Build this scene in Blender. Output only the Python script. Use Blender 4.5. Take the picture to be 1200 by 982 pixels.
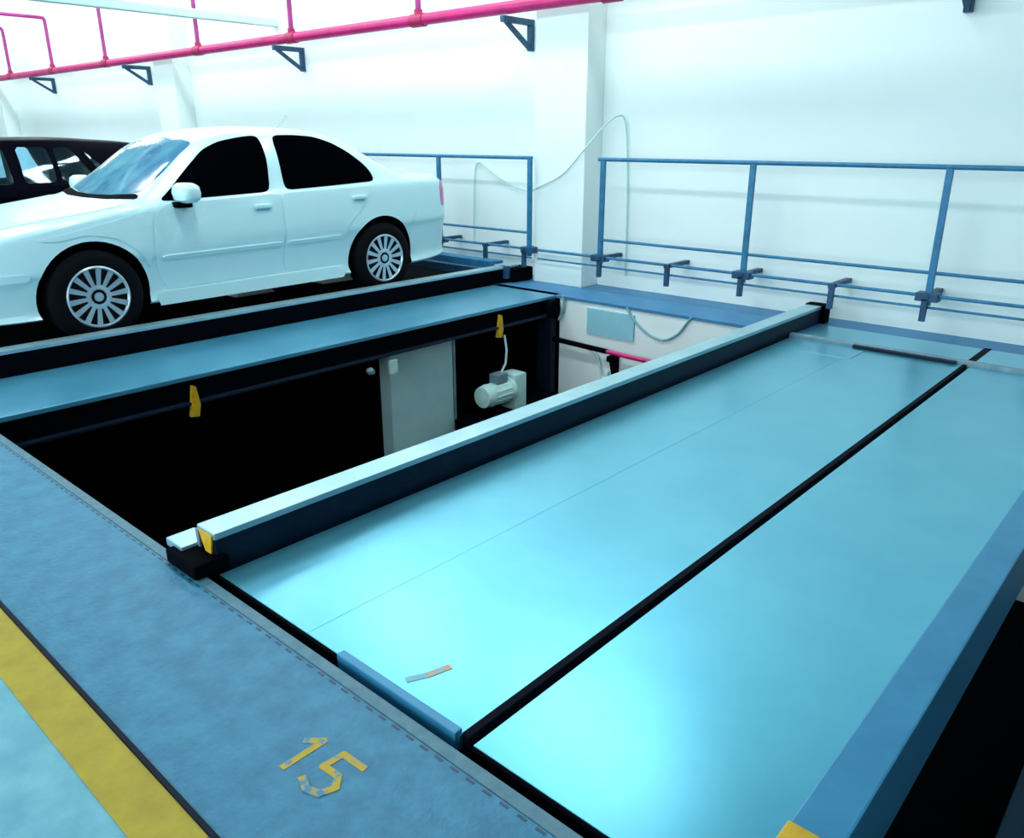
import bpy, bmesh, math, random
import numpy as np
from mathutils import Vector, Matrix
from mathutils.bvhtree import BVHTree

random.seed(4)
for o in list(bpy.data.objects):
    bpy.data.objects.remove(o)
SC = bpy.context.scene
COL = SC.collection
K = 0.87                      # survey units -> metres

# ------------------------------------------------------------------ camera
cd = bpy.data.cameras.new('camera'); cam = bpy.data.objects.new('camera', cd); COL.objects.link(cam)
cd.sensor_width = 36.0; cd.sensor_fit = 'HORIZONTAL'
cd.lens = 934.3 / 1200 * 36
cam.location = (0, 0, 1.65 * K)
cam.rotation_euler = (math.radians(90 - 19.5), 0, math.radians(41.95))
SC.camera = cam
# ------------------------------------------------------------------ world
w = bpy.data.worlds.new('world'); SC.world = w; w.use_nodes = True
bg = w.node_tree.nodes['Background']
bg.inputs[0].default_value = (0.78, 0.94, 1.0, 1); bg.inputs[1].default_value = 2.9
# ------------------------------------------------------------------ view
vs = SC.view_settings
vs.view_transform = 'Standard'; vs.look = 'None'; vs.gamma = 1.0; vs.use_curve_mapping = False
vs.exposure = 0.25
LAMP_POWER = (43.0, 55.0)    # each lamp of the wall row, of the aisle row
# lamp positions in survey units (x, y, z)
LAMPS = [(-4.7, 6.4, 5.3), (-7.9, 6.4, 5.3), (-11.5, 6.4, 5.3), (-15.1, 6.4, 5.3), (-18.7, 6.4, 5.3), (-22.3, 6.4, 5.3),
         (-4.0, 3.0, 5.3), (-8.0, 3.0, 5.3), (-13.0, 3.0, 5.3), (-18.0, 3.0, 5.3)]

# ================================================================== helpers
def tag(o, label=None, cat=None, group=None, kind=None):
    if label: o['label'] = label
    if cat: o['category'] = cat
    if group: o['group'] = group
    if kind: o['kind'] = kind
    return o

def empty(name, loc, label, cat, group=None):
    o = bpy.data.objects.new(name, None); COL.objects.link(o)
    o.location = Vector(loc) * K
    o.empty_display_size = 0.1
    return tag(o, label, cat, group)

class MB:
    """collects shapes in survey units"""
    def __init__(s): s.v = []; s.f = []; s.m = []
    def add(s, vs_, fs, mi=0):
        b = len(s.v); s.v += [tuple(p) for p in vs_]; s.f += [tuple(b + i for i in f) for f in fs]; s.m += [mi] * len(fs); return s
    def box(s, a, b, bev=0.0, mi=0):
        x0, x1 = sorted((a[0], b[0])); y0, y1 = sorted((a[1], b[1])); z0, z1 = sorted((a[2], b[2]))
        if bev <= 0:
            return s.add([(x0,y0,z0),(x1,y0,z0),(x1,y1,z0),(x0,y1,z0),(x0,y0,z1),(x1,y0,z1),(x1,y1,z1),(x0,y1,z1)],
                         [(0,3,2,1),(4,5,6,7),(0,1,5,4),(1,2,6,5),(2,3,7,6),(3,0,4,7)], mi)
        bm = bmesh.new(); bmesh.ops.create_cube(bm, size=1)
        for v in bm.verts:
            v.co = Vector((x0 + (v.co.x + .5) * (x1 - x0), y0 + (v.co.y + .5) * (y1 - y0), z0 + (v.co.z + .5) * (z1 - z0)))
        bmesh.ops.bevel(bm, geom=list(bm.edges), offset=bev, segments=2, affect='EDGES', profile=.6)
        bm.verts.index_update()
        s.add([v.co for v in bm.verts], [[v.index for v in f.verts] for f in bm.faces], mi); bm.free(); return s
    def tube(s, pts, r, n=10, closed=False, mi=0, radii=None):
        pts = [Vector(p) for p in pts]; m = len(pts); rings = []; up = None
        for i, p in enumerate(pts):
            a = pts[i - 1] if i > 0 else (pts[-1] if closed else p); b = pts[(i + 1) % m] if (i < m - 1 or closed) else p
            d = (b - a).normalized()
            if up is None:
                up = Vector((0, 0, 1)) if abs(d.z) < .9 else Vector((1, 0, 0))
            x = d.cross(up).normalized(); up = x.cross(d).normalized()
            rr = radii[i] if radii else r
            rings.append([p + (x * math.cos(2 * math.pi * k / n) + up * math.sin(2 * math.pi * k / n)) * rr for k in range(n)])
        vs_ = [q for rg in rings for q in rg]; fs = []
        for i in range(m if closed else m - 1):
            j = (i + 1) % m
            for k in range(n):
                fs.append((i*n+k, i*n+(k+1) % n, j*n+(k+1) % n, j*n+k))
        if not closed:
            fs.append(tuple(range(n - 1, -1, -1))); fs.append(tuple((m-1)*n + k for k in range(n)))
        return s.add(vs_, fs, mi)
    def prism(s, poly, d0, d1, axis, mi=0):
        """poly in the two other axes (cyclic order), extruded along axis d0..d1"""
        def mk(u, v, d): return {'x': (d, u, v), 'y': (u, d, v), 'z': (u, v, d)}[axis]
        n = len(poly)
        vs_ = [mk(u, v, d0) for u, v in poly] + [mk(u, v, d1) for u, v in poly]
        fs = [tuple(range(n)), tuple(range(2*n-1, n-1, -1))] + [(i, n+i, n+(i+1) % n, (i+1) % n) for i in range(n)]
        return s.add(vs_, fs, mi)
    def lathe(s, prof, c, axis, n=32, mi=0):
        """prof: list of (t along axis, radius)"""
        c = Vector(c); A = {'x': Vector((1,0,0)), 'y': Vector((0,1,0)), 'z': Vector((0,0,1))}[axis]
        B = {'x': Vector((0,1,0)), 'y': Vector((0,0,1)), 'z': Vector((1,0,0))}[axis]; D = A.cross(B)
        vs_ = []; fs = []
        for t, r in prof:
            for k in range(n):
                a = 2*math.pi*k/n; vs_.append(c + A*t + (B*math.cos(a) + D*math.sin(a))*r)
        for i in range(len(prof)-1):
            for k in range(n):
                fs.append((i*n+k, i*n+(k+1) % n, (i+1)*n+(k+1) % n, (i+1)*n+k))
        fs.append(tuple(range(n-1, -1, -1))); fs.append(tuple((len(prof)-1)*n+k for k in range(n)))
        return s.add(vs_, fs, mi)
    def build(s, name, mats, parent=None, origin=None, smooth=False, kind=None):
        me = bpy.data.meshes.new(name)
        if parent is not None:
            off = world_loc(parent)
        elif origin is not None:
            off = Vector(origin) * K
        else:
            off = Vector((0, 0, 0))
        me.from_pydata([Vector(p) * K - off for p in s.v], [], s.f)
        if not isinstance(mats, (list, tuple)): mats = [mats]
        for m in mats: me.materials.append(m)
        for p, mi in zip(me.polygons, s.m): p.material_index = mi
        bm = bmesh.new(); bm.from_mesh(me); bmesh.ops.recalc_face_normals(bm, faces=bm.faces); bm.to_mesh(me); bm.free()
        if smooth:
            me.shade_smooth(); me.set_sharp_from_angle(angle=math.radians(38))
        o = bpy.data.objects.new(name, me); COL.objects.link(o)
        if parent is not None: o.parent = parent
        else: o.location = off
        if kind: o['kind'] = kind
        return o

def world_loc(o):
    l = Vector(o.location); p = o.parent
    while p is not None: l += p.location; p = p.parent
    return l

def struct(name, mb, m):
    return mb.build(name, m, kind='structure')

# ================================================================== materials
def mat(name, col, rough=0.5, metal=0.0, var=0.0, scale=6.0, bump=0.0, bscale=60.0, col2=None, spec=0.5, coat=0.0, crough=.03,
        emit=None, wear=None, stretch=None):
    m = bpy.data.materials.new(name); m.use_nodes = True
    nt = m.node_tree; b = nt.nodes['Principled BSDF']
    b.inputs['Base Color'].default_value = (*col, 1); b.inputs['Roughness'].default_value = rough
    b.inputs['Metallic'].default_value = metal; b.inputs['Specular IOR Level'].default_value = spec
    b.inputs['Coat Weight'].default_value = coat; b.inputs['Coat Roughness'].default_value = crough
    tc = nt.nodes.new('ShaderNodeTexCoord'); src = tc.outputs['Object']
    if stretch:
        mp = nt.nodes.new('ShaderNodeMapping'); mp.inputs['Scale'].default_value = stretch
        nt.links.new(src, mp.inputs[0]); src = mp.outputs[0]
    if var > 0 or col2:
        n = nt.nodes.new('ShaderNodeTexNoise'); n.inputs['Scale'].default_value = scale; n.inputs['Detail'].default_value = 5
        n.inputs['Roughness'].default_value = .6
        nt.links.new(src, n.inputs['Vector'])
        r = nt.nodes.new('ShaderNodeValToRGB')
        c2 = col2 or tuple(min(1, c * (1 + var)) for c in col); c1 = col if col2 else tuple(c * (1 - var) for c in col)
        r.color_ramp.elements[0].position = .36; r.color_ramp.elements[1].position = .66
        if wear: r.color_ramp.elements[0].position, r.color_ramp.elements[1].position = wear
        r.color_ramp.elements[0].color = (*c1, 1); r.color_ramp.elements[1].color = (*c2, 1)
        nt.links.new(n.outputs['Fac'], r.inputs[0]); nt.links.new(r.outputs[0], b.inputs['Base Color'])
        mr = nt.nodes.new('ShaderNodeMapRange'); mr.inputs[3].default_value = rough * .85; mr.inputs[4].default_value = min(1, rough * 1.15)
        nt.links.new(n.outputs['Fac'], mr.inputs[0]); nt.links.new(mr.outputs[0], b.inputs['Roughness'])
    if bump > 0:
        n2 = nt.nodes.new('ShaderNodeTexNoise'); n2.inputs['Scale'].default_value = bscale; n2.inputs['Detail'].default_value = 4
        nt.links.new(src, n2.inputs['Vector'])
        bp = nt.nodes.new('ShaderNodeBump'); bp.inputs['Strength'].default_value = bump; bp.inputs['Distance'].default_value = .01
        nt.links.new(n2.outputs['Fac'], bp.inputs['Height']); nt.links.new(bp.outputs[0], b.inputs['Normal'])
    if emit:
        b.inputs['Emission Color'].default_value = (*emit[0], 1); b.inputs['Emission Strength'].default_value = emit[1]
    return m

M = {}
M['wall'] = mat('white_wall_paint', (.87, .965, .92), .7, var=.02, scale=.7, bump=.05, bscale=30)
M['wallgrey'] = mat('grey_blue_wall_paint', (.10, .17, .22), .8, var=.05, scale=1)
M['beamblue'] = mat('blue_beam_paint', (.035, .24, .43), .4, .1, col2=(.05, .29, .49), scale=5)
M['edgedark'] = mat('worn_grey_edge_angle', (.05, .16, .22), .5, .2, col2=(.11, .23, .28), scale=22)
M['lowdeck'] = mat('dark_blue_lower_deck', (.02, .07, .12), .5, .1, var=.2, scale=6)
M['ceiling'] = mat('ceiling_paint', (.34, .48, .54), .8, var=.03, scale=1)
M['pitwall'] = mat('pit_wall_paint', (.90, .98, .95), .7, var=.03, scale=2)
M['pitdark'] = mat('shade_black_concrete', (.0015, .002, .004), .9, var=.3, scale=4, spec=.05)  # near-black base holds the shade of the covered pit
M['concrete'] = mat('aisle_concrete', (.15, .42, .52), .6, col2=(.23, .54, .62), scale=9, bump=.12, bscale=40)
M['threshold'] = mat('blue_grey_threshold_steel', (.028, .19, .32), .5, .0, col2=(.055, .27, .41), scale=11, bump=.35, bscale=60, spec=.4)
M['edge'] = mat('pale_worn_edge_steel', (.16, .27, .33), .5, .3, col2=(.26, .37, .41), scale=14)
M['plate'] = mat('blue_grey_platform_steel', (.12, .48, .63), .30, .72, col2=(.145, .53, .67), scale=2.2, bump=.012, bscale=10, coat=.25, crough=.26)
M['deck'] = mat('blue_grey_deck_steel', (.07, .32, .48), .36, .4, col2=(.09, .37, .53), scale=3, bump=.02, bscale=10, coat=.4, crough=.3)
M['backfloor'] = mat('blue_back_floor', (.04, .20, .40), .5, .2, col2=(.06, .26, .46), scale=4)
M['beam'] = mat('beam_steel', (.36, .58, .64), .35, .6, col2=(.46, .68, .72), scale=5)
M['beamside'] = mat('dark_blue_beam_shade', (.002, .010, .026), .5, .0, col2=(.004, .018, .042), scale=8, spec=.2)  # side shade of the beams, put into the colour
M['black'] = mat('black_steel', (.0012, .0016, .004), .8, var=.3, scale=12, spec=.03)
M['darkblue'] = mat('dark_blue_steel', (.003, .008, .022), .6, .0, var=.3, scale=9, spec=.15)
M['groove'] = mat('black_gap_shade', (.0015, .003, .010), .8, var=.3, scale=20, spec=.1)  # near-black stands for the shade in the gap between plates
M['yellow'] = mat('yellow_floor_paint', (.46, .31, .01), .6, col2=(.56, .40, .02), scale=10, bump=.1, bscale=60)
M['yellowcap'] = mat('yellow_orange_paint', (.75, .42, .01), .5, var=.15, scale=20)
M['stencil'] = mat('worn_yellow_stencil_paint', (.075, .27, .40), .6, col2=(.62, .40, .02), scale=30, wear=(.40, .50))
M['stencilfaded'] = mat('faded_orange_stencil_paint', (.20, .52, .62), .5, col2=(.75, .42, .16), scale=26, wear=(.44, .58))
M['rail'] = mat('blue_rail_paint', (.02, .18, .34), .45, .1, var=.2, scale=12)
M['raildark'] = mat('dark_rail_bracket_paint', (.012, .07, .15), .5, .1, var=.3, scale=15)
M['red'] = mat('magenta_red_pipe_paint', (.58, .01, .16), .4, var=.18, scale=5)
M['redrise'] = mat('purple_red_pipe_paint', (.38, .03, .22), .45, var=.2, scale=6)
M['joint'] = mat('dark_red_fitting', (.42, .012, .09), .5, var=.15, scale=16)
M['conduit'] = mat('pale_green_conduit', (.70, .91, .87), .5, var=.04)
M['cable'] = mat('pale_grey_cable', (.55, .76, .76), .5, var=.06, scale=30)
M['cabledark'] = mat('grey_blue_cable', (.20, .42, .48), .5, var=.06, scale=30)
M['carwhite'] = mat('white_car_paint', (.60, .87, .90), .28, 0, var=.01, scale=1, coat=.2)
M['carblack'] = mat('black_car_paint', (.0012, .0015, .005), .4, 0, var=.1, scale=1, spec=.02)
M['trimline'] = mat('body_moulding', (.30, .60, .70), .4, var=.02)
M['glassdark'] = mat('black_tinted_glass', (.0008, .001, .002), .35, 0, var=.1, scale=3, spec=.0)
M['glasswind'] = mat('windscreen_glass_reflections', (.015, .13, .28), .10, 0, col2=(.15, .46, .55), scale=2.2, spec=.6, coat=.3, stretch=(1, .5, 1))  # pale and dark blotches paint in the reflected ceiling and dim cabin
M['rubber'] = mat('black_tyre_rubber', (.0015, .002, .004), .8, var=.2, scale=30, spec=.12)
M['alloy'] = mat('silver_alloy', (.50, .66, .74), .3, .5, var=.06, scale=20)
M['rotor'] = mat('dark_brake_rotor', (.012, .02, .035), .5, .5, var=.2, scale=20)
M['lampred'] = mat('magenta_tail_lamp', (.55, .02, .32), .2, var=.1, scale=20, coat=.5)
M['lampclear'] = mat('clear_head_lamp', (.55, .75, .82), .08, .3, var=.05, scale=20, coat=.8)
M['gearmotor'] = mat('pale_green_motor_paint', (.50, .80, .74), .4, col2=(.70, .92, .88), scale=9)
M['panel'] = mat('pale_grey_panel', (.50, .76, .76), .55, col2=(.58, .82, .80), scale=5)
M['bluepanel'] = mat('pale_blue_panel', (.30, .62, .72), .55, var=.05)
M['tube'] = mat('lit_fluorescent_tube', (.9, 1, 1), .5, emit=((.86, .99, 1.0), 6.0))
M['fixture'] = mat('white_fixture_enamel', (.8, .86, .86), .4, var=.02)
def glass_mat():
    m = bpy.data.materials.new('clear_car_glass'); m.use_nodes = True; nt = m.node_tree
    for n in list(nt.nodes): nt.nodes.remove(n)
    o = nt.nodes.new('ShaderNodeOutputMaterial'); t = nt.nodes.new('ShaderNodeBsdfTransparent'); g = nt.nodes.new('ShaderNodeBsdfGlossy')
    t.inputs[0].default_value = (.80, .94, 1, 1); g.inputs['Roughness'].default_value = .05; g.inputs[0].default_value = (.8, .95, 1, 1)
    mx = nt.nodes.new('ShaderNodeMixShader'); mx.inputs[0].default_value = .04
    nt.links.new(t.outputs[0], mx.inputs[1]); nt.links.new(g.outputs[0], mx.inputs[2]); nt.links.new(mx.outputs[0], o.inputs[0]); return m
M['glassclear'] = glass_mat()

# ================================================================== setting
WY = 7.7          # back wall
XL, XR = -27.0, 4.0
PZ = -2.3         # pit bottom
struct('floor_aisle', MB().box((XL, -7, -.25), (XR, .64, 0)), M['concrete'])
struct('wall_back', MB().box((XL, WY, PZ), (XR, WY + .25, 5.6)), M['wall'])
struct('wall_left', MB().box((XL - .25, -7, PZ), (XL, WY + .25, 5.6)), M['wall'])
struct('wall_right', MB().box((XR, -7, PZ), (XR + .25, WY + .25, 5.6)), M['wallgrey'])
struct('ceiling', MB().box((XL, -7, 5.6), (XR, WY + .25, 5.8)), M['ceiling'])
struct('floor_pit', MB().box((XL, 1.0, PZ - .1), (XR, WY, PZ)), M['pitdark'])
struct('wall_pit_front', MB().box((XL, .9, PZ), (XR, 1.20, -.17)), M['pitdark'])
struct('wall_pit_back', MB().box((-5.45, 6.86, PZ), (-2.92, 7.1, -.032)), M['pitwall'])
struct('wall_pit_left_shade', MB().box((-6.6, 1.25, PZ), (-6.4, 6.86, -.22)), M['pitdark'])  # near-black wall added to hold the shade under the car bay
struct('wall_pit_rear_shade', MB().box((-6.4, 6.80, PZ), (-5.67, 6.85, -.22)), M['pitdark'])  # dark sheet added where the deck only shades the pit
struct('floor_back', MB().box((XL, 6.84, -.03), (XR, WY, 0)), M['backfloor'])
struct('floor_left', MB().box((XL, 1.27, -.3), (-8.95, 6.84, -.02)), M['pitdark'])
for nm, x1 in (('wall_pilaster', -5.56), ('wall_pilaster_middle', -14.66), ('wall_pilaster_far', -23.75)):
    struct(nm, MB().box((x1 - .72, 7.38, 0), (x1, WY, 5.6), .008), M['wall'])

# ------------------------------------------------------------------ ceiling lamps
for i, (x, y, z) in enumerate(LAMPS):
    e = empty('fluorescent_lamp', (x, y, z), 'white twin tube fluorescent batten, %s from the right in the row %s' % (('first', 'second', 'third', 'fourth', 'fifth', 'sixth')[i % 6], 'nearest the back wall' if i < 6 else 'over the platforms'), 'lamp', 'ceiling lamps above the frame')
    mb = MB().box((x - 1.35, y - .22, z), (x + 1.35, y + .22, z + .07), .01)
    for s in (-.55, .55): mb.tube([(x + s, y, z + .06), (x + s, y, 5.598)], .012, 6)
    mb.build('housing', M['fixture'], e)
    for s in (-.12, .12):
        MB().tube([(x - 1.3, y + s, z - .025), (x + 1.3, y + s, z - .025)], .018, 8).build('tube', M['tube'], e, smooth=True)
    ld = bpy.data.lights.new('tube_light', 'AREA'); ld.shape = 'RECTANGLE'; ld.size = 2.6 * K; ld.size_y = .4 * K
    ld.energy = LAMP_POWER[0] if y > 4 else LAMP_POWER[1]; ld.color = (.90, .98, 1.0)
    lo = bpy.data.objects.new('tube_light', ld); COL.objects.link(lo); lo.parent = e; lo.location = (0, 0, -.07 * K)

# ================================================================== floor level: threshold plate and line
e = empty('threshold_plate', (-3.3, .64, 0), 'blue grey steel threshold plate along the pit, stencilled 15', 'steel plate')
for x0, x1 in ((-12, -5.9), (-5.895, -.2), (-.195, XR)):
    MB().box((x0, .645, -.1), (x1, 1.204, .006)).build('plate', M['threshold'], e)
MB().box((-12, 1.206, -.16), (XR, 1.25, .009), .004).build('edge_angle', M['edgedark'], e)
mb = MB()
x = -6.2
while x < .6:
    mb.box((x, 1.190, .006), (x + .030, 1.198, .0072)); x += .062
mb.build('weld_dashes', M['lowdeck'], e, kind='stuff')
MB().box((-12, .632, -.02), (XR, .646, .009)).build('front_edge_strip', M['darkblue'], e)
def stroke(mb, pts, wd, z0, z1):
    for i, ((x0, y0), (x1, y1)) in enumerate(zip(pts[:-1], pts[1:])):
        z1 += .0004
        d = Vector((x1-x0, y1-y0)); d.normalize(); n = Vector((-d.y, d.x)) * wd / 2; a = d * wd * .3
        mb.prism([(x0-a.x-n.x, y0-a.y-n.y), (x1+a.x-n.x, y1+a.y-n.y), (x1+a.x+n.x, y1+a.y+n.y), (x0-a.x+n.x, y0-a.y+n.y)], z0, z1, 'z')
mb = MB(); stroke(mb, [(-1.645, .885), (-1.645, 1.02), (-1.685, .985)], .022, .006, .0072)
mb.build('stencil_digit', M['stencil'], e)
mb = MB(); stroke(mb, [(-1.475, 1.03), (-1.56, 1.025), (-1.565, .96), (-1.505, .965), (-1.475, .935), (-1.49, .895), (-1.53, .88), (-1.57, .895)], .022, .006, .0072)
mb.build('stencil_digit', M['stencil'], e)

e = empty('floor_line', (-3, .56, 0), 'yellow painted safety line on the aisle floor', 'floor marking')
MB().box((-12, .495, 0), (-1.585, .63, .004)).build('paint_strip', M['yellow'], e)
MB().box((-1.575, .495, 0), (XR, .63, .004)).build('paint_strip', M['yellow'], e)

# ================================================================== parking platforms
e = empty('parking_platform', (-1.6, 4, 0), 'empty blue grey steel parking platform in the foreground', 'platform')
for nm, x0, x1, y0, y1 in (('deck_plate', -2.74, -2.1412, 1.30, 6.70), ('deck_plate', -2.14, -1.375, 1.30, 6.70), ('deck_plate', -1.318, -.47, 1.30, 6.70)):
    MB().box((x0, y0, -.05), (x1, y1, 0), .0012).build(nm, M['plate'], e)
MB().box((-1.42, 1.31, -.09), (-1.27, 6.70, -.052)).box((-1.375, 1.31, -.06), (-1.345, 6.70, .006), .004).build('centre_strip', M['groove'], e)
for y0 in (1.36, 3.6, 6.5): MB().box((-2.85, y0, -.25), (-.4, y0 + .09, -.092)).build('cross_beam', M['black'], e)
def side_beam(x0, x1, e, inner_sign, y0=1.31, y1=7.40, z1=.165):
    # hollow section: lit top and shaded sides put into the colours
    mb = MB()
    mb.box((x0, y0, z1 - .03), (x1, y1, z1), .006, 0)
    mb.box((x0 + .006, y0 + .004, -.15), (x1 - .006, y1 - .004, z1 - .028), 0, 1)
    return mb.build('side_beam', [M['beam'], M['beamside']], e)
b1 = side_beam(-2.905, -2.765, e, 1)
mb = MB().prism([(-2.88, .155), (-2.775, .155), (-2.80, .05), (-2.83, .05)], 1.302, 1.309, 'y'); mb.build('yellow_mark', M['yellowcap'], b1)
MB().box((-2.905, 1.302, .02), (-2.882, 1.309, .15)).build('end_plate', M['edge'], b1)
MB().box((-3.04, 1.235, .05), (-2.906, 1.36, .085), .005).build('pale_stop', M['beam'], b1)
MB().box((-2.98, 1.20, .009), (-2.74, 1.35, .07), .01).box((-2.95, 1.26, -.14), (-2.76, 1.34, .02)).build('front_foot', M['black'], b1)
MB().box((-2.92, 7.38, .001), (-2.72, 7.50, .175), .012).build('rear_foot', M['black'], b1)
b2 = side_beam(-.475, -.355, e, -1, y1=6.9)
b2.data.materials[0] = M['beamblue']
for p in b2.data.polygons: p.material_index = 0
MB().box((-.478, 1.28, .02), (-.352, 1.485, .168), .004).build('yellow_end_cap', M['yellowcap'], b2)
MB().box((-1.95, 1.2875, -.06), (-1.38, 1.318, .014), .004).build('front_lip', M['beamblue'], e)
MB().box((-2.76, 6.70, -.04), (-.36, 6.76, .03), .006).build('rear_rail', M['edge'], e)
MB().box((-2.70, 6.28, .0), (-2.08, 6.60, .004), .001).build('doubler_plate', M['plate'], e)
MB().box((-2.2, 6.66, .001), (-1.42, 6.705, .025), .004).build('rear_stop', M['beamside'], e)
mb = MB(); stroke(mb, [(-1.68, 1.37), (-1.65, 1.43), (-1.63, 1.50)], .026, .0, .0012)
mb.build('faded_stencil_mark', M['stencilfaded'], e)
for x0, x1 in ((-2.74, -1.95), (-1.318, -.47)):
    MB().box((x0, 1.288, -.06), (x1, 1.2995, -.003)).build('front_gap_shade', M['black'], e)  # black strip carries the shade of the front gap in its colour
# seam lines of the fixed plates behind the platform
e = empty('rear_floor_plate', (-2, 7.1, 0), 'blue grey steel floor plate behind the foreground platform', 'steel plate')
for x0, x1 in ((-2.70, -1.375), (-1.32, XR)):
    MB().box((x0, 6.80, 0), (x1, 7.32, .006)).build('plate', M['plate'], e)
MB().box((-1.375, 6.80, 0), (-1.32, 7.36, .008)).build('joint_strip', M['groove'], e)

# lower platform in the right bay
e = empty('lowered_platform', (1.2, 4, -1.7), 'dark lowered parking platform in the pit at the right edge', 'platform')
MB().box((-.25, 1.3, -1.75), (2.4, 6.7, -1.68), .005).build('deck_plate', M['lowdeck'], e)
for x0 in (.5, 1.45): MB().box((x0, 1.3, -1.68), (x0 + .05, 6.7, -1.65)).build('track_edge', M['black'], e)

# car platform
e = empty('parking_platform', (-7.7, 4, 0), 'steel parking platform carrying the white sedan', 'platform')
MB().box((-8.85, 1.30, -.06), (-6.58, 6.95, .075), .005).build('deck_plate', M['black'], e)
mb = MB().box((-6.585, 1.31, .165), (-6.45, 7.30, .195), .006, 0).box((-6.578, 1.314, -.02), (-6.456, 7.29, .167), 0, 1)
b1 = mb.build('side_beam', [M['beam'], M['black']], e)  # pale top and black sides carry top light and side shade
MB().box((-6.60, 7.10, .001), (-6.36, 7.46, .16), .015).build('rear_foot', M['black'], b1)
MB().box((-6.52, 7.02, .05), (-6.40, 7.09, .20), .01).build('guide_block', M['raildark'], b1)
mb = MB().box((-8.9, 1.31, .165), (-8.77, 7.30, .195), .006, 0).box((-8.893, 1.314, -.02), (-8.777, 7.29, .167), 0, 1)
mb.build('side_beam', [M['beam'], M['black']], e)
MB().box((-8.8, 6.86, .06), (-6.59, 6.96, .17), .008).build('rear_cross_beam', M['raildark'], e)
for y0, y1 in ((4.20, 4.66), (5.28, 5.80)):
    MB().prism([(y0, .076), (y1, .076), (y1 - .06, .125), (y0 + .06, .125)], -7.95, -7.62, 'x').build('pale_raised_plate', M['pitwall'], e)  # pale raised plates on the deck under the sedan
# rear upstand of the car platform
MB().box((-7.9, 7.0, .02), (-6.62, 7.05, .24), .006).box((-7.9, 7.05, .2), (-6.62, 7.2, .235), .005).build('rear_upstand', M['rail'], e)

# fixed deck beside the open pit, with its supporting frame
e = empty('fixed_deck', (-6.0, 4, 0), 'narrow blue steel deck between the white sedan and the open pit', 'deck')
MB().box((-6.45, 1.28, -.035), (-5.50, 6.95, 0), .006).build('deck_plate', M['deck'], e)
MB().box((-5.56, 1.28, -.20), (-5.525, 6.95, -.036)).build('web', M['black'], e)
MB().box((-5.60, 1.28, -.215), (-5.47, 6.80, -.195), .004).build('bottom_flange', M['beamside'], e)
for y in (2.58, 5.9):
    h = MB().prism([(y - .035, -.30), (y + .03, -.31), (y + .05, -.22), (y + .03, -.08), (y + .005, -.07), (y - .015, -.2)], -5.50, -5.465, 'x')
    h.build('yellow_hook', M['yellowcap'], e)
MB().box((-5.66, 6.72, PZ), (-5.46, 6.80, -.036), .005).box((-5.66, 6.95, PZ), (-5.46, 7.02, -.16), .005).box((-5.62, 6.80, PZ), (-5.58, 6.95, -.16)).build('post', M['darkblue'], e)
MB().box((-5.60, 5.35, -1.25), (-5.30, 6.76, -1.09), .006).build('motor_beam', M['black'], e)
MB().lathe([(-.02, .03), (-.02, .10), (.02, .10), (.02, .03)], (-5.44, 6.73, -.14), 'x', 20).build('sprocket', M['black'], e, smooth=True)
MB().tube([(-5.40, 6.81, .02), (-5.36, 6.82, -.05), (-5.38, 6.82, -.16), (-5.42, 6.80, -.26)], .014, 6).build('chain', M['cabledark'], e, smooth=True)
MB().box((-5.50, 4.44, -.26), (-5.46, 4.52, -.38)).build('sensor', M['gearmotor'], e)
MB().lathe([(0, .02), (.04, .035), (.08, .02)], (-5.49, 4.20, -.30), 'x', 12).build('sensor_eye', M['edge'], e, smooth=True)

# ------------------------------------------------------------------ things in the pit
e = empty('pit_partition', (-5.75, 5, PZ), 'tall pale panel standing in the dark pit below the deck', 'partition')
MB().box((-5.80, 4.57, PZ), (-5.64, 5.38, -.24), .008).build('face', M['panel'], e)
MB().box((-5.82, 5.385, PZ), (-5.63, 5.41, -.24)).build('edge_strip', M['edge'], e)

e = empty('gear_motor', (-5.42, 5.9, -1.09), 'pale green geared motor on a beam in the open pit', 'motor')
MB().lathe([(-.37, .05), (-.36, .11), (-.27, .125), (-.26, .115), (0, .115), (.02, .135), (.05, .135)], (-5.42, 5.93, -.87), 'y', 24).build('motor_body', M['gearmotor'], e, smooth=True)
mb = MB()
for k in range(14):
    a = 2 * math.pi * k / 14; c_, s_ = math.cos(a), math.sin(a)
    mb.tube([(-5.42 + c_*.115, 5.69, -.87 + s_*.115), (-5.42 + c_*.115, 5.92, -.87 + s_*.115)], .008, 4)
mb.build('cooling_fins', M['gearmotor'], e)
MB().box((-5.54, 5.97, -1.09), (-5.32, 6.16, -.70), .03).build('gearbox', M['gearmotor'], e, smooth=True)
MB().box((-5.48, 5.74, -.76), (-5.36, 5.90, -.66), .012).build('terminal_box', M['edge'], e)
MB().tube([(-5.42, 5.86, -.67), (-5.42, 5.93, -.58), (-5.45, 5.98, -.45), (-5.50, 6.0, -.3)], .012, 6).build('lead', M['cable'], e, smooth=True)

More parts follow.
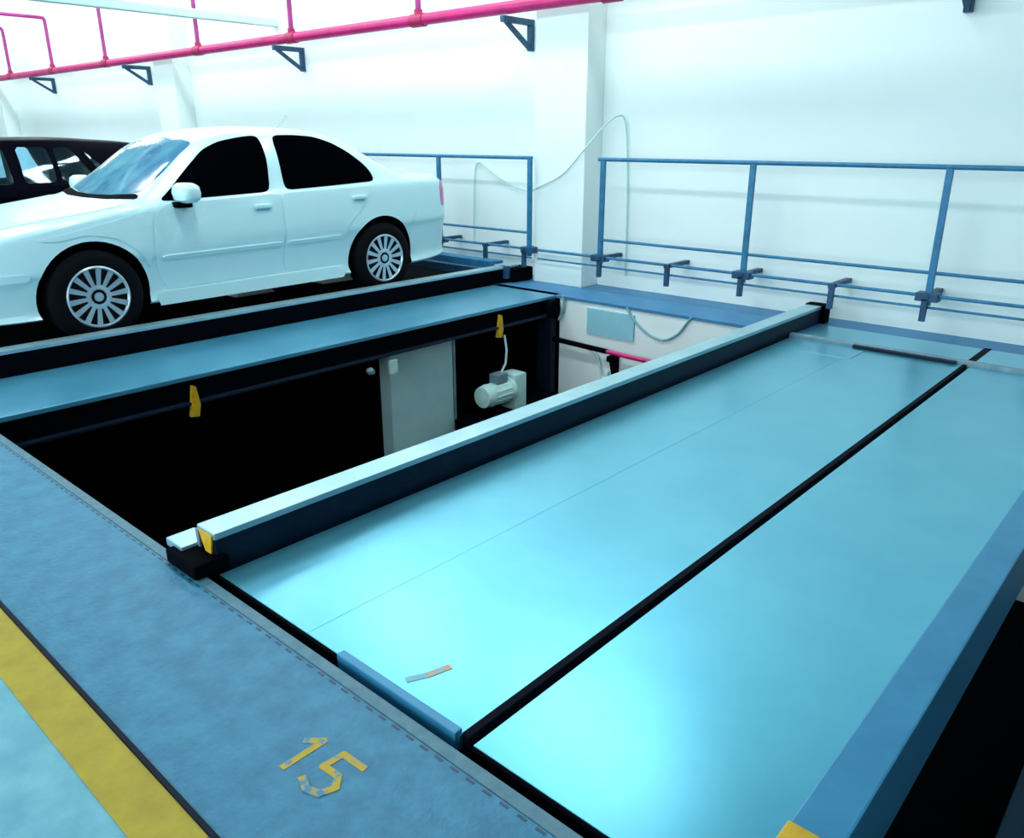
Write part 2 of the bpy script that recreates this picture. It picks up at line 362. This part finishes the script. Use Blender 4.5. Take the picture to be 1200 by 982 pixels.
e = empty('pit_pipe', (-4.8, 6.78, -.5), 'red and black pipe on the white wall inside the pit', 'pipe')
MB().tube([(-5.445, 6.75, -.47), (-5.1, 6.75, -.48), (-4.72, 6.75, -.49)], .028, 10).build('black_sleeve', M['black'], e, smooth=True)
MB().tube([(-4.74, 6.75, -.49), (-4.12, 6.75, -.505)], .024, 10).build('red_run', M['red'], e, smooth=True)
def bracket(name, x, ywall, ytip, z, hz, t, label, cat, group, m):
    e = empty(name, (x, ywall, z), label, cat, group)
    MB().box((x - t/2, ytip, z - t), (x + t/2, ywall, z), t*.1).build('arm', m, e)
    MB().box((x - t/2, ywall - t, z - hz), (x + t/2, ywall, z - t), t*.1).build('upright', m, e)
    MB().prism([(ytip + t*.6, z - t), (ytip + t*1.9, z - t), (ywall - t, z - hz*.80), (ywall - t, z - hz*.98)], x - t*.3, x + t*.3, 'x').build('strut', m, e)
    return e
bracket('pipe_bracket', -4.66, 6.86, 6.70, -.525, .28, .06, 'small black triangular bracket under the pipe in the pit', 'bracket', None, M['black'])

def smooth_path(pts, n=8):
    out = []; P = [Vector(p) for p in pts]; P = [P[0]*2 - P[1]] + P + [P[-1]*2 - P[-2]]
    for i in range(1, len(P) - 2):
        for k in range(n):
            t = k / n; a, b, c, d = P[i-1], P[i], P[i+1], P[i+2]
            out.append(.5*((2*b) + (c-a)*t + (2*a-5*b+4*c-d)*t*t + (-a+3*b-3*c+d)*t**3))
    out.append(P[-2]); return out
def cable(name, pts, r, m, label):
    o = MB().tube(smooth_path(pts), r, 8).build(name, m, origin=pts[0], smooth=True); tag(o, label, 'cable'); return o
cable('hanging_cable', [(-4.56, 6.84, -.01), (-4.45, 6.84, -.14), (-4.28, 6.84, -.25), (-4.10, 6.84, -.28), (-3.95, 6.84, -.2), (-3.85, 6.84, -.07), (-3.80, 6.84, 0)], .012, M['cabledark'],
      'thin cable hanging in a loop on the white pit wall')
cable('cable_coil', [(-5.05, 6.82, -.52), (-4.92, 6.82, -.56), (-4.85, 6.82, -.70), (-4.82, 6.82, -.80), (-4.76, 6.82, -.80), (-4.73, 6.82, -.72)], .012, M['cable'],
      'short pale cable drooping beside the black pit bracket')
o = MB().box((-5.06, 6.835, -.36), (-4.46, 6.859, -.08), .004).build('wall_plate', M['bluepanel'], origin=(-4.76, 6.85, -.3)); tag(o, 'pale blue rectangular plate on the pit back wall', 'panel')

# ================================================================== guard rails
RY = 7.33
def guard_rail(label, x0, x1, posts, brackets, low0, low1):
    e = empty('guard_rail', ((x0 + x1) / 2, RY, .17), label, 'railing', 'blue guard rails along the back wall')
    MB().tube([(x0, RY, 1.42), (x1, RY, 1.42)], .021, 10).build('top_rail', M['rail'], e, smooth=True)
    MB().tube([(posts[0], RY, .575), (x1 if x1 > posts[-1] else posts[-1], RY, .575)], .015, 8).build('middle_rail', M['rail'], e, smooth=True)
    MB().tube([(low0, RY - .01, .385), (low1, RY - .01, .385)], .015, 8).build('lower_rail', M['rail'], e, smooth=True)
    MB().tube([(low0, RY - .01, .285), (low1, RY - .01, .285)], .011, 8).build('lower_rail', M['rail'], e, smooth=True)
    for x in posts:
        p = MB().box((x - .026, RY - .02, .30), (x + .026, RY + .02, 1.41), .004).build('post', M['rail'], e)
        MB().box((x - .09, RY - .06, .34), (x + .09, RY + .06, .41), .006).build('base_plate', M['raildark'], p)
    for x in brackets:
        p = MB().box((x - .028, RY - .07, .36), (x + .028, WY, .40), .003).build('wall_arm', M['raildark'], e)
        MB().box((x - .024, RY - .06, .17), (x + .024, RY - .02, .36), .003).build('drop_leg', M['raildark'], p)
guard_rail('long blue guard rail right of the white pilaster', -5.33, 1.6, [-5.27, -3.55, -1.86, -.13, 1.55], [-5.25, -4.38, -3.55, -2.66, -1.87, -1.0, -.13, .7], -6.17, 1.6)
guard_rail('blue guard rail behind the tail of the white sedan', -11.4, -6.28, [-11.35, -9.6, -7.85, -6.31], [-9.6, -8.7, -7.85, -7.0, -6.36], -11.4, -6.27)

# ================================================================== sprinkler pipe, brackets, conduit
PY = 7.28
e = empty('sprinkler_pipe', (-12, PY, 3.05), 'long red sprinkler pipe with risers high on the white wall', 'pipe')
MB().tube([(-26.0, PY, 2.975), (-2.2, PY, 3.0)], .066, 14).build('main_run', M['red'], e, smooth=True)
for x in (-22.4, -19.8, -17.1, -13.5, -10.8, -8.08, -5.2):
    r = MB().tube(smooth_path([(x, PY, 2.99), (x, PY, 3.5), (x, PY, 3.93), (x, PY - .02, 3.99), (x, PY - .08, 4.01), (x, PY - .6, 4.01), (x, PY - 3.4, 4.01)], 4), .036, 8).build('riser', M['redrise'], e, smooth=True)
    MB().tube([(x, PY, 2.98), (x, PY, 3.11)], .052, 10).tube([(x - .11, PY, 2.99), (x + .11, PY, 2.99)], .078, 12).build('tee_fitting', M['joint'], r, smooth=True)
places = {-20.98: 'distant triangular pipe bracket nearest the left edge', -16.2: 'dark pipe bracket above the windscreen of the white sedan', -11.15: 'dark triangular pipe bracket above the rear door of the white sedan',
          -6.60: 'dark triangular pipe bracket left of the near white pilaster', -2.02: 'dark bracket tip at the top edge above the right guard rail'}
for x, l in places.items():
    yw = WY
    bracket('pipe_bracket', x, yw, yw - .52, 2.91, .33, .065, l, 'bracket', 'brackets carrying the sprinkler pipe', M['raildark'])
e = empty('conduit', (-11.8, 5, 3.3), 'pale green conduit crossing above the red pipe', 'conduit')
MB().box((-11.86, -2, 3.24), (-11.74, WY, 3.36), .02).build('trunking', M['conduit'], e)
for y in (1.0, 4.0, 6.8): MB().tube([(-11.8, y, 3.35), (-11.8, y, 5.61)], .012, 6).build('hanger_rod', M['conduit'], e)

cable('wall_cable', [(-5.16, 7.68, .14), (-5.17, 7.68, .8), (-5.2, 7.68, 1.4), (-5.24, 7.66, 1.80), (-5.30, 7.6, 1.86), (-5.42, 7.5, 1.74), (-5.55, 7.355, 1.52), (-5.85, 7.36, 1.25), (-6.2, 7.36, 1.10), (-6.42, 7.5, 1.05), (-6.7, 7.66, 1.04), (-7.02, 7.68, 1.12), (-7.3, 7.68, 1.26), (-7.46, 7.68, 1.34), (-7.54, 7.68, 1.24), (-7.57, 7.68, .8), (-7.58, 7.68, .3)],
      .009, M['cable'], 'thin pale cable sagging across the white wall')

# ================================================================== cars
def curve(pts):
    xs = np.array([p[0] for p in pts], float); ys = np.array([p[1] for p in pts], float)
    h = np.diff(xs); d = np.diff(ys) / h; m = np.zeros(len(xs)); m[0], m[-1] = d[0], d[-1]
    for i in range(1, len(xs) - 1):
        m[i] = 0 if d[i-1]*d[i] <= 0 else 3*(h[i-1]+h[i]) / ((2*h[i]+h[i-1])/d[i-1] + (h[i]+2*h[i-1])/d[i])
    def f(x):
        x = min(max(x, xs[0]), xs[-1]); i = min(int(np.searchsorted(xs, x, 'right')) - 1, len(xs) - 2)
        t = (x - xs[i]) / h[i]; t2, t3 = t*t, t*t*t
        return (2*t3-3*t2+1)*ys[i] + (t3-2*t2+t)*h[i]*m[i] + (-2*t3+3*t2)*ys[i+1] + (t3-t2)*h[i]*m[i+1]
    return f

def car_body(P):
    """P: curves hw, ztop, zbelt, zbot over c; returns verts, faces in local car units (x, c, z)"""
    cs = list(np.linspace(P['c0'], P['c1'], 150))
    cs = sorted(set(cs + [P['c0'] + d for d in (.004, .012, .03)] + [P['c1'] - d for d in (.004, .012, .03)]))
    V = []; F = []; nsec = None
    for c in cs:
        hw, zt, zb, z0 = P['hw'](c), P['ztop'](c), P['zbelt'](c), P['zbot'](c)
        h = max(zt - zb, .02); g = min(1, max(0, (h - .10) / .36)); g = g*g*(3-2*g)
        w4 = hw * .968; wr = P['wr']
        L = lambda a, b: a + (b - a) * g
        zm = lambda t: z0 + (zb - z0) * t
        pts = [(hw*.60, z0), (hw*.93, z0 + .005), (hw*.925, zm(.10)), (hw*.942, zm(.26)), (hw*.976, zm(.46)), (hw*1.0, zm(.54)), (hw*.998, zm(.68)), (hw*.988, zm(.86)), (w4, zb),
               (L(w4*.945, w4 - .035), zb + L(.30, .10)*h), (L(w4*.84, (w4 + wr)/2 + .012), zb + L(.62, .52)*h), (L(w4*.70, wr + .012), zb + L(.80, .87)*h),
               (L(w4*.52, wr - .07), zb + L(.91, .955)*h), (L(w4*.28, wr*.5), zb + L(.975, .99)*h), (0, zt)]
        sp = smooth_path([(x, 0, z) for x, z in pts], 3)
        sec = [(p.x, p.z) for p in sp]; sec[-1] = (0, zt)
        full = [(-x, z) for x, z in sec] + [(x, z) for x, z in reversed(sec[:-1])]
        nsec = len(full); V += [(x, c, z) for x, z in full]
    n = len(cs)
    for i in range(n - 1):
        for k in range(nsec):
            F.append((i*nsec+k, i*nsec+(k+1) % nsec, (i+1)*nsec+(k+1) % nsec, (i+1)*nsec+k))
    F.append(tuple(range(nsec))); F.append(tuple((n-1)*nsec + k for k in range(nsec-1, -1, -1)))
    return V, F

def mesh_from(V, F, name='tmp'):
    me = bpy.data.meshes.new(name); me.from_pydata(V, [], F)
    bm = bmesh.new(); bm.from_mesh(me); bmesh.ops.recalc_face_normals(bm, faces=bm.faces); bm.to_mesh(me); bm.free(); return me

def boolean(me, cutters):
    o = bpy.data.objects.new('tmp_body', me); COL.objects.link(o); cs = []
    for cm in cutters:
        c = bpy.data.objects.new('tmp_cut', cm); COL.objects.link(c); cs.append(c)
        md = o.modifiers.new('b', 'BOOLEAN'); md.operation = 'DIFFERENCE'; md.object = c; md.solver = 'EXACT'
    dg = bpy.context.evaluated_depsgraph_get(); dg.update()
    res = bpy.data.meshes.new_from_object(o.evaluated_get(dg))
    bpy.data.objects.remove(o)
    for c in cs: bpy.data.objects.remove(c)
    return res

def chaikin(poly, it=2, keep=()):
    for _ in range(it):
        out = []; n = len(poly)
        for i in range(n):
            a, b = poly[i], poly[(i+1) % n]
            L_ = math.hypot(b[0]-a[0], b[1]-a[1]); t = min(.25, .03 / max(L_, 1e-6))
            out.append((a[0]+(b[0]-a[0])*t, a[1]+(b[1]-a[1])*t)); out.append((b[0]-(b[0]-a[0])*t, b[1]-(b[1]-a[1])*t))
        poly = out
    return poly

def patch(bvh, poly, axis, off=.004, thick=.012, step=.05, rnd=2):
    """a shell following the body where poly (2-D, seen along axis) lies"""
    if rnd: poly = chaikin(poly, rnd)
    bm = bmesh.new(); bm.faces.new([bm.verts.new((a, b, 0)) for a, b in poly])
    for ax in (0, 1):
        lo = min(p[ax] for p in poly); hi = max(p[ax] for p in poly); t = lo + step
        while t < hi - 1e-4:
            co = [0, 0, 0]; no = [0, 0, 0]; co[ax] = t; no[ax] = 1
            bmesh.ops.bisect_plane(bm, geom=bm.verts[:] + bm.edges[:] + bm.faces[:], plane_co=co, plane_no=no); t += step
    bm.verts.index_update(); top = []; bot = []
    for v in bm.verts:
        a, b = v.co.x, v.co.y
        o_, d = {'R': ((3, a, b), (-1, 0, 0)), 'L': ((-3, a, b), (1, 0, 0)), 'T': ((a, b, 4), (0, 0, -1)), 'F': ((a, -4, b), (0, 1, 0)), 'B': ((a, 8, b), (0, -1, 0))}[axis]
        hit = bvh.ray_cast(Vector(o_), Vector(d))
        if hit[0] is None:
            nr = bvh.find_nearest({'R': Vector((.8, a, b)), 'L': Vector((-.8, a, b)), 'T': Vector((a, b, 1)), 'F': Vector((a, -.9, b)), 'B': Vector((a, 3.5, b))}[axis]); p, nn = nr[0], nr[1]
        else: p, nn = hit[0], hit[1]
        if nn.dot(Vector(d)) > 0: nn = -nn
        top.append(p + nn*off); bot.append(p - nn*thick)
    n = len(top); F = []
    for f in bm.faces:
        ids = [v.index for v in f.verts]; F.append(ids); F.append([i + n for i in reversed(ids)])
    for e_ in bm.edges:
        if len(e_.link_faces) == 1:
            a, b = e_.verts[0].index, e_.verts[1].index; F.append([a, b, b + n, a + n])
    bm.free(); return top + bot, F

def cyl_mesh(c, z, r, x0, x1, n=48):
    mb = MB().lathe([(x0, r), (x1, r)], (0, c, z), 'x', n); return mesh_from(mb.v, mb.f)

def make_wheel(car, frame, x, c, z, R, rr, sgn, spokes, mats):
    """tyre (> rim > spokes); x = outer face"""
    T = lambda pts: [frame(p) for p in pts]
    def bld(mb, name, m, par, smooth=True):
        q = MB(); q.v = T(mb.v); q.f = mb.f; q.m = mb.m; return q.build(name, m, par, smooth=smooth)
    s = sgn; wd = .195
    tyre = bld(MB().lathe([(-s*.012, rr), (0, rr + .012), (s*.004, rr + .05), (-s*.008, R - .022), (-s*.035, R), (-s*(wd-.035), R), (-s*wd, R - .03), (-s*wd, rr)], (x, c, z), 'x', 40), 'wheel', mats['rubber'], car)
    bld(MB().lathe([(-s*.11, .02), (-s*.11, rr - .005), (-s*.10, rr - .005), (-s*.10, .02)], (x, c, z), 'x', 32), 'brake_disc', mats['rotor'], tyre)
    rim = MB().lathe([(-s*.10, rr - .012), (-s*.10, rr + .002), (-s*.004, rr + .004), (s*.002, rr - .006), (-s*.012, rr - .016), (-s*.10, rr - .012)], (x, c, z), 'x', 40)
    rim.lathe([(-s*.05, .088), (-s*.012, .084), (-s*.008, .060), (-s*.022, .050), (-s*.022, .034), (-s*.006, .030), (-s*.004, .001)], (x, c, z), 'x', 24)
    for k in range(spokes):
        a = 2*math.pi*k/spokes + .1; ca, sa = math.cos(a), math.sin(a)
        def pt(r_, t_, d_): return (x + d_, c + ca*r_ - sa*t_, z + sa*r_ + ca*t_)
        w0, w1 = .011, .019
        vs_ = [pt(.05, -w0, -s*.012), pt(.05, w0, -s*.012), pt(rr-.008, w1, -s*.004), pt(rr-.008, -w1, -s*.004), pt(.05, -w0, -s*.04), pt(.05, w0, -s*.04), pt(rr-.008, w1, -s*.035), pt(rr-.008, -w1, -s*.035)]
        rim.add(vs_, [(0,1,2,3), (7,6,5,4), (0,4,5,1), (1,5,6,2), (2,6,7,3), (3,7,4,0)])
    bld(rim, 'alloy_rim', mats['alloy'], tyre)

def build_car(name, label, base, s, P, D, paint):
    """base = survey position of the front axle centre on the floor"""
    e = empty(name, base, label, 'car')
    frame = lambda p: (base[0] + p[0]*s, base[1] + p[1]*s, base[2] + p[2]*s)
    V, F = car_body(P); me = mesh_from(V, F)
    bvh = BVHTree.FromPolygons([v.co.copy() for v in me.vertices], [tuple(p.vertices) for p in me.polygons])
    cut = []
    ar = D['arch']
    for c in (0, D['wb']):
        for x0, x1 in ((.58, 1.3), (-1.3, -.58)): cut.append(cyl_mesh(c, D['axle'], ar, x0, x1))
    if D.get('cavity'):
        c0, c1, z0, z1, hx = D['cavity']; mb = MB().prism([(c0, z0), (c1 + .25, z0), (c1, z1), (c0 + .35, z1)], -hx, hx, 'x'); cut.append(mesh_from(mb.v, mb.f))
        for poly in D['windows']:
            pp = chaikin(poly, 1)
            for x0, x1 in ((hx - .05, 1.3), (-1.3, -hx + .05)):
                mb = MB().prism(pp, x0, x1, 'x'); cut.append(mesh_from(mb.v, mb.f))
    res = boolean(me, cut)
    res.materials.clear(); res.materials.append(paint); res.materials.append(M['black'])
    for p in res.polygons:
        c = p.center; p.material_index = 0
        for c_ in (0, D['wb']):
            rad = math.hypot(c.y - c_, c.z - D['axle'])
            if rad < ar - .004 and abs(c.x) < .60: p.material_index = 1
            if abs(rad - ar) < .006 and abs(p.normal.x) < .3 and abs(c.x) < P['hw'](c.y) - .05: p.material_index = 1
        if p.normal.z < -.9 and c.z < .3: p.material_index = 1
        if D.get('cavity') and abs(c.x) < D['cavity'][4] + .001 and D['cavity'][2] - .01 < c.z < D['cavity'][3] + .01: p.material_index = 1
    off = world_loc(e)
    for v in res.vertices: v.co = Vector(frame(v.co)) * K - off
    res.shade_smooth(); res.set_sharp_from_angle(angle=math.radians(32)); res.name = 'body'
    body = bpy.data.objects.new('body', res); COL.objects.link(body); body.parent = e
    def bld(V_, F_, nm, m, par=e, smooth=True):
        q = MB(); q.v = [frame(p) for p in V_]; q.f = F_; q.m = [0]*len(F_); return q.build(nm, m, par, smooth=smooth)
    def mbld(mb, nm, m, par=e, smooth=False): return bld(mb.v, mb.f, nm, m, par, smooth)
    for sd, sg in (('R', 1), ('L', -1)):
        for i, poly in enumerate(D['windows']):
            bld(*patch(bvh, poly, sd, .004, .012 if not D.get('cavity') else .002, .06), 'side_window', D['glass'])
        doors = []
        for poly in D['doors']:
            doors.append(bld(*patch(bvh, poly, sd, .006, .012, .08), 'door', paint))
        for d, (hc, hz) in zip(doors, D['handles']):
            hxv = bvh.ray_cast(Vector((3*sg, hc, hz)), Vector((-sg, 0, 0)))[0].x
            mbld(MB().box((hxv - sg*.002, hc - .075, hz - .016), (hxv + sg*.035, hc + .075, hz + .016), .012), 'handle', paint if paint is M['carwhite'] else M['black'], d, True)
            mbld(MB().box((hxv - sg*.002, hc - .055, hz - .035), (hxv + sg*.010, hc + .06, hz - .016), .004), 'handle_recess', M['trimline'] if paint is M['carwhite'] else M['black'], d)
        for poly in D.get('moulds', ()): bld(*patch(bvh, poly, sd, .016, .005, .10, 1), 'side_moulding', paint)
        bld(*patch(bvh, D['sill'], sd, .03, .01, .12, 1), 'sill', paint)
        if 'tail' in D: bld(*patch(bvh, D['tail'], sd, .006, .01, .04), 'tail_lamp', M['lampred'])
        if 'fender' in D: bld(*patch(bvh, D['fender'], sd, .006, .012, .08), 'front_wing', paint)
        if 'bump' in D: bld(*patch(bvh, D['bump'], sd, .012, .01, .06, 1), 'bumper_strip', D.get('bumpmat', paint))
        if 'head' in D: bld(*patch(bvh, D['head'], sd, .005, .01, .05), 'head_lamp', M['lampclear'])
        # mirror
        mc, mz = D['mirror']; bx = bvh.ray_cast(Vector((3*sg, mc, mz)), Vector((-sg, 0, 0)))[0].x
        mr = mbld(MB().box((bx - sg*.03, mc - .06, mz - .085), (bx + sg*.12, mc + .06, mz - .045), .012), 'mirror', M['black'])
        sph = MB(); nU, nV = 14, 10; cx, cy, cz = bx + sg*.14, mc + .01, mz + .02
        for i in range(nU):
            for j in range(nV):
                th = math.pi*(i/(nU-1)); ph = 2*math.pi*j/nV
                sx = lambda v, p_: math.copysign(abs(v)**p_, v)
                sph.v.append((cx + sg*.125*sx(math.cos(th), .6), cy + .075*sx(math.sin(th)*math.cos(ph), .7), cz + .072*sx(math.sin(th)*math.sin(ph), .7)))
        for i in range(nU-1):
            for j in range(nV): sph.f.append((i*nV+j, i*nV+(j+1) % nV, (i+1)*nV+(j+1) % nV, (i+1)*nV+j)); sph.m.append(0)
        mbld(sph, 'mirror_shell', paint, mr, True)
        for c in (0, D['wb']): make_wheel(e, frame, sg*D['track'], c, D['axle'], D['axle'], D['rim'], sg, D['spokes'], M)
    bld(*patch(bvh, D['wind'], 'T', .004, .012, .06), 'windscreen', D['windglass'])
    bld(*patch(bvh, D['rearglass'], 'T', .004, .012, .06), 'rear_window', M['glassdark'])
    if 'hood' in D: bld(*patch(bvh, D['hood'], 'T', .005, .012, .10), 'bonnet', paint)
    if 'cowl' in D: bld(*patch(bvh, D['cowl'], 'T', .006, .012, .06, 1), 'cowl_strip', M['black'])
    if 'boot' in D: bld(*patch(bvh, D['boot'], 'T', .005, .012, .10), 'boot_lid', paint)
    if paint is M['carwhite']: az = bvh.ray_cast(Vector((0, 2.05, 4)), Vector((0, 0, -1)))[0].z
    if paint is M['carwhite']: mbld(MB().tube([(0, 2.05, az - .01), (0, 2.05, az + .015)], .022, 10).tube([(0, 2.06, az + .01), (0, 2.17, az + .12)], .004, 6), 'antenna', M['trimline'] if paint is M['carwhite'] else M['black'], e, True)
    bld(*patch(bvh, D['grille'], 'F', .006, .01, .05), 'grille', M['black'])
    bld(*patch(bvh, [(-.26, .36), (.26, .36), (.26, .46), (-.26, .46)], 'F', .012, .01, .1, 0), 'number_plate', M['trimline'])
    if D.get('seats'):
        for c in D['seats']:
            for x in (-.33, .33):
                mbld(MB().box((x - .22, c, .62), (x + .22, c + .12, 1.05), .04).box((x - .12, c + .02, 1.06), (x + .12, c + .1, 1.24), .03), 'seat', M['black'], e, True)
    return e

hw = curve([(-.87, .50), (-.855, .60), (-.80, .70), (-.65, .785), (-.4, .835), (0, .858), (.5, .867), (1.5, .868), (2.4, .864), (2.8, .845), (3.1, .805), (3.3, .755), (3.42, .69), (3.48, .60), (3.50, .50)])
ztop = curve([(-.87, .58), (-.855, .655), (-.80, .715), (-.6, .775), (-.2, .845), (.2, .90), (.38, .935), (.62, 1.09), (.92, 1.29), (1.08, 1.365), (1.3, 1.415), (1.6, 1.437), (1.95, 1.425), (2.25, 1.365), (2.55, 1.245), (2.85, 1.105), (2.98, 1.07), (3.2, 1.06), (3.38, 1.045), (3.45, 1.0), (3.485, .92), (3.50, .78)])
zbelt = curve([(-.87, .50), (-.80, .62), (-.6, .70), (-.2, .79), (.3, .865), (.9, .905), (1.6, .925), (2.4, .95), (3.0, .96), (3.3, .95), (3.45, .90), (3.50, .70)])
zbot = curve([(-.87, .24), (-.80, .20), (-.5, .19), (.4, .205), (2.0, .205), (3.0, .22), (3.4, .25), (3.5, .30)])
P = dict(c0=-.87, c1=3.50, hw=hw, ztop=ztop, zbelt=zbelt, zbot=zbot, wr=.595)
D = dict(wb=2.513, axle=.315, arch=.375, track=.862, rim=.208, spokes=14, glass=M['glassdark'], windglass=M['glasswind'],
    windows=[[(.53, .918), (.64, .985), (.86, 1.155), (1.00, 1.262), (1.14, 1.318), (1.34, 1.352), (1.485, 1.362), (1.475, 1.20), (1.425, .945), (1.0, .932)],
             [(1.60, 1.362), (1.80, 1.365), (2.00, 1.352), (2.16, 1.306), (2.30, 1.232), (2.42, 1.130), (2.47, 1.06), (2.475, .985), (2.0, .965), (1.565, .950), (1.575, 1.15)]],
    doors=[[(.46, .80), (.53, .895), (1.48, .925), (1.49, .60), (1.475, .315), (.50, .300), (.43, .48)],
           [(1.505, .925), (2.42, .945), (2.30, .78), (2.13, .64), (2.06, .50), (2.045, .325), (1.49, .315), (1.505, .60)]],
    handles=[(1.32, .842), (2.26, .862)],
    moulds=[[(.49, .520), (1.465, .530), (1.465, .562), (.47, .552)], [(1.515, .530), (2.04, .536), (2.05, .568), (1.515, .562)]],
    sill=[(.40, .212), (2.09, .222), (2.09, .30), (.43, .29)],
    tail=[(3.33, .73), (3.405, .72), (3.41, .95), (3.36, .97), (3.325, .90)],
    fender=[(-.32, .715), (.02, .775), (.45, .868), (.44, .80), (.41, .60), (.395, .45), (.34, .57), (.20, .69), (0, .735), (-.2, .70)],
    bump=[(-.78, .47), (-.40, .47), (-.40, .515), (-.78, .515)],
    head=[(-.82, .56), (-.68, .58), (-.60, .67), (-.70, .67), (-.82, .63)],
    mirror=(.67, .955),
    wind=[(-.60, .485), (-.3, .415), (0, .395), (.3, .415), (.60, .485), (.575, .70), (.515, .985), (.25, 1.015), (0, 1.025), (-.25, 1.015), (-.515, .985), (-.575, .70)],
    rearglass=[(-.50, 2.34), (0, 2.30), (.50, 2.34), (.57, 2.78), (.3, 2.85), (0, 2.87), (-.3, 2.85), (-.57, 2.78)],
    hood=[(-.60, -.60), (-.3, -.72), (.3, -.72), (.60, -.60), (.70, -.1), (.72, .33), (.35, .30), (0, .28), (-.35, .30), (-.72, .33), (-.70, -.1)],
    cowl=[(-.68, .43), (-.35, .345), (0, .325), (.35, .345), (.68, .43), (.62, .475), (.3, .405), (0, .385), (-.3, .405), (-.62, .475)],
    boot=[(-.60, 2.92), (.60, 2.92), (.56, 3.38), (0, 3.42), (-.56, 3.38)],
    grille=[(-.42, .56), (.42, .56), (.40, .64), (-.40, .64)])
SC_ = 1.162
build_car('sedan', 'white four door sedan parked on a raised platform', (-7.665, 2.5, .078), SC_, P, D, M['carwhite'])

# ------------------------------------------------------------------ dark car farther left
ztop2 = curve([(-.87, .62), (-.855, .70), (-.80, .76), (-.6, .82), (0, .93), (.30, .99), (.62, 1.2), (.92, 1.36), (1.08, 1.41), (1.4, 1.445), (2.0, 1.45), (2.5, 1.425), (2.9, 1.39), (3.02, 1.33), (3.15, 1.16), (3.28, 1.02), (3.34, .90), (3.37, .75)])
hw2 = curve([(-.87, .50), (-.855, .60), (-.80, .70), (-.65, .785), (-.4, .835), (0, .858), (.5, .867), (1.5, .868), (2.4, .864), (2.8, .845), (3.1, .80), (3.25, .74), (3.33, .66), (3.37, .55)])
zbelt2 = curve([(-.87, .55), (-.80, .66), (-.6, .74), (-.2, .83), (.3, .90), (.9, .92), (1.6, .93), (2.4, .95), (3.0, .97), (3.25, .95), (3.37, .70)])
P2 = dict(c0=-.87, c1=3.37, hw=hw2, ztop=ztop2, zbelt=zbelt2, zbot=zbot, wr=.62)
D2 = dict(D); D2.update(glass=M['glassclear'], windglass=M['glassdark'], cavity=(.70, 2.62, .80, 1.36, .60), seats=(1.02,),
    windows=[[(.62, .955), (.86, 1.15), (1.08, 1.30), (1.40, 1.345), (1.42, .965)], [(1.53, 1.345), (1.84, 1.342), (1.86, .975), (1.53, .968)], [(1.90, 1.342), (2.08, 1.335), (2.28, .985), (1.92, .976)], [(2.22, 1.30), (2.45, 1.06), (2.46, 1.00), (2.38, .99)]],
    doors=[[(.46, .80), (.53, .92), (1.46, .935), (1.47, .60), (1.46, .315), (.50, .300), (.43, .48)], [(1.50, .935), (2.35, .95), (2.28, .80), (2.13, .64), (2.06, .50), (2.045, .325), (1.485, .315), (1.50, .60)]],
    rearglass=[(-.5, 3.0), (.5, 3.0), (.56, 3.2), (-.56, 3.2)], tail=[(3.12, .74), (3.28, .72), (3.26, .96), (3.12, .96)])
for k_ in ('boot', 'hood', 'fender', 'moulds', 'bump', 'head'): D2.pop(k_, None)
build_car('hatchback', 'black hatchback behind the windscreen of the white sedan', (-12.4, 1.90, -.02), 1.15, P2, D2, M['carblack'])
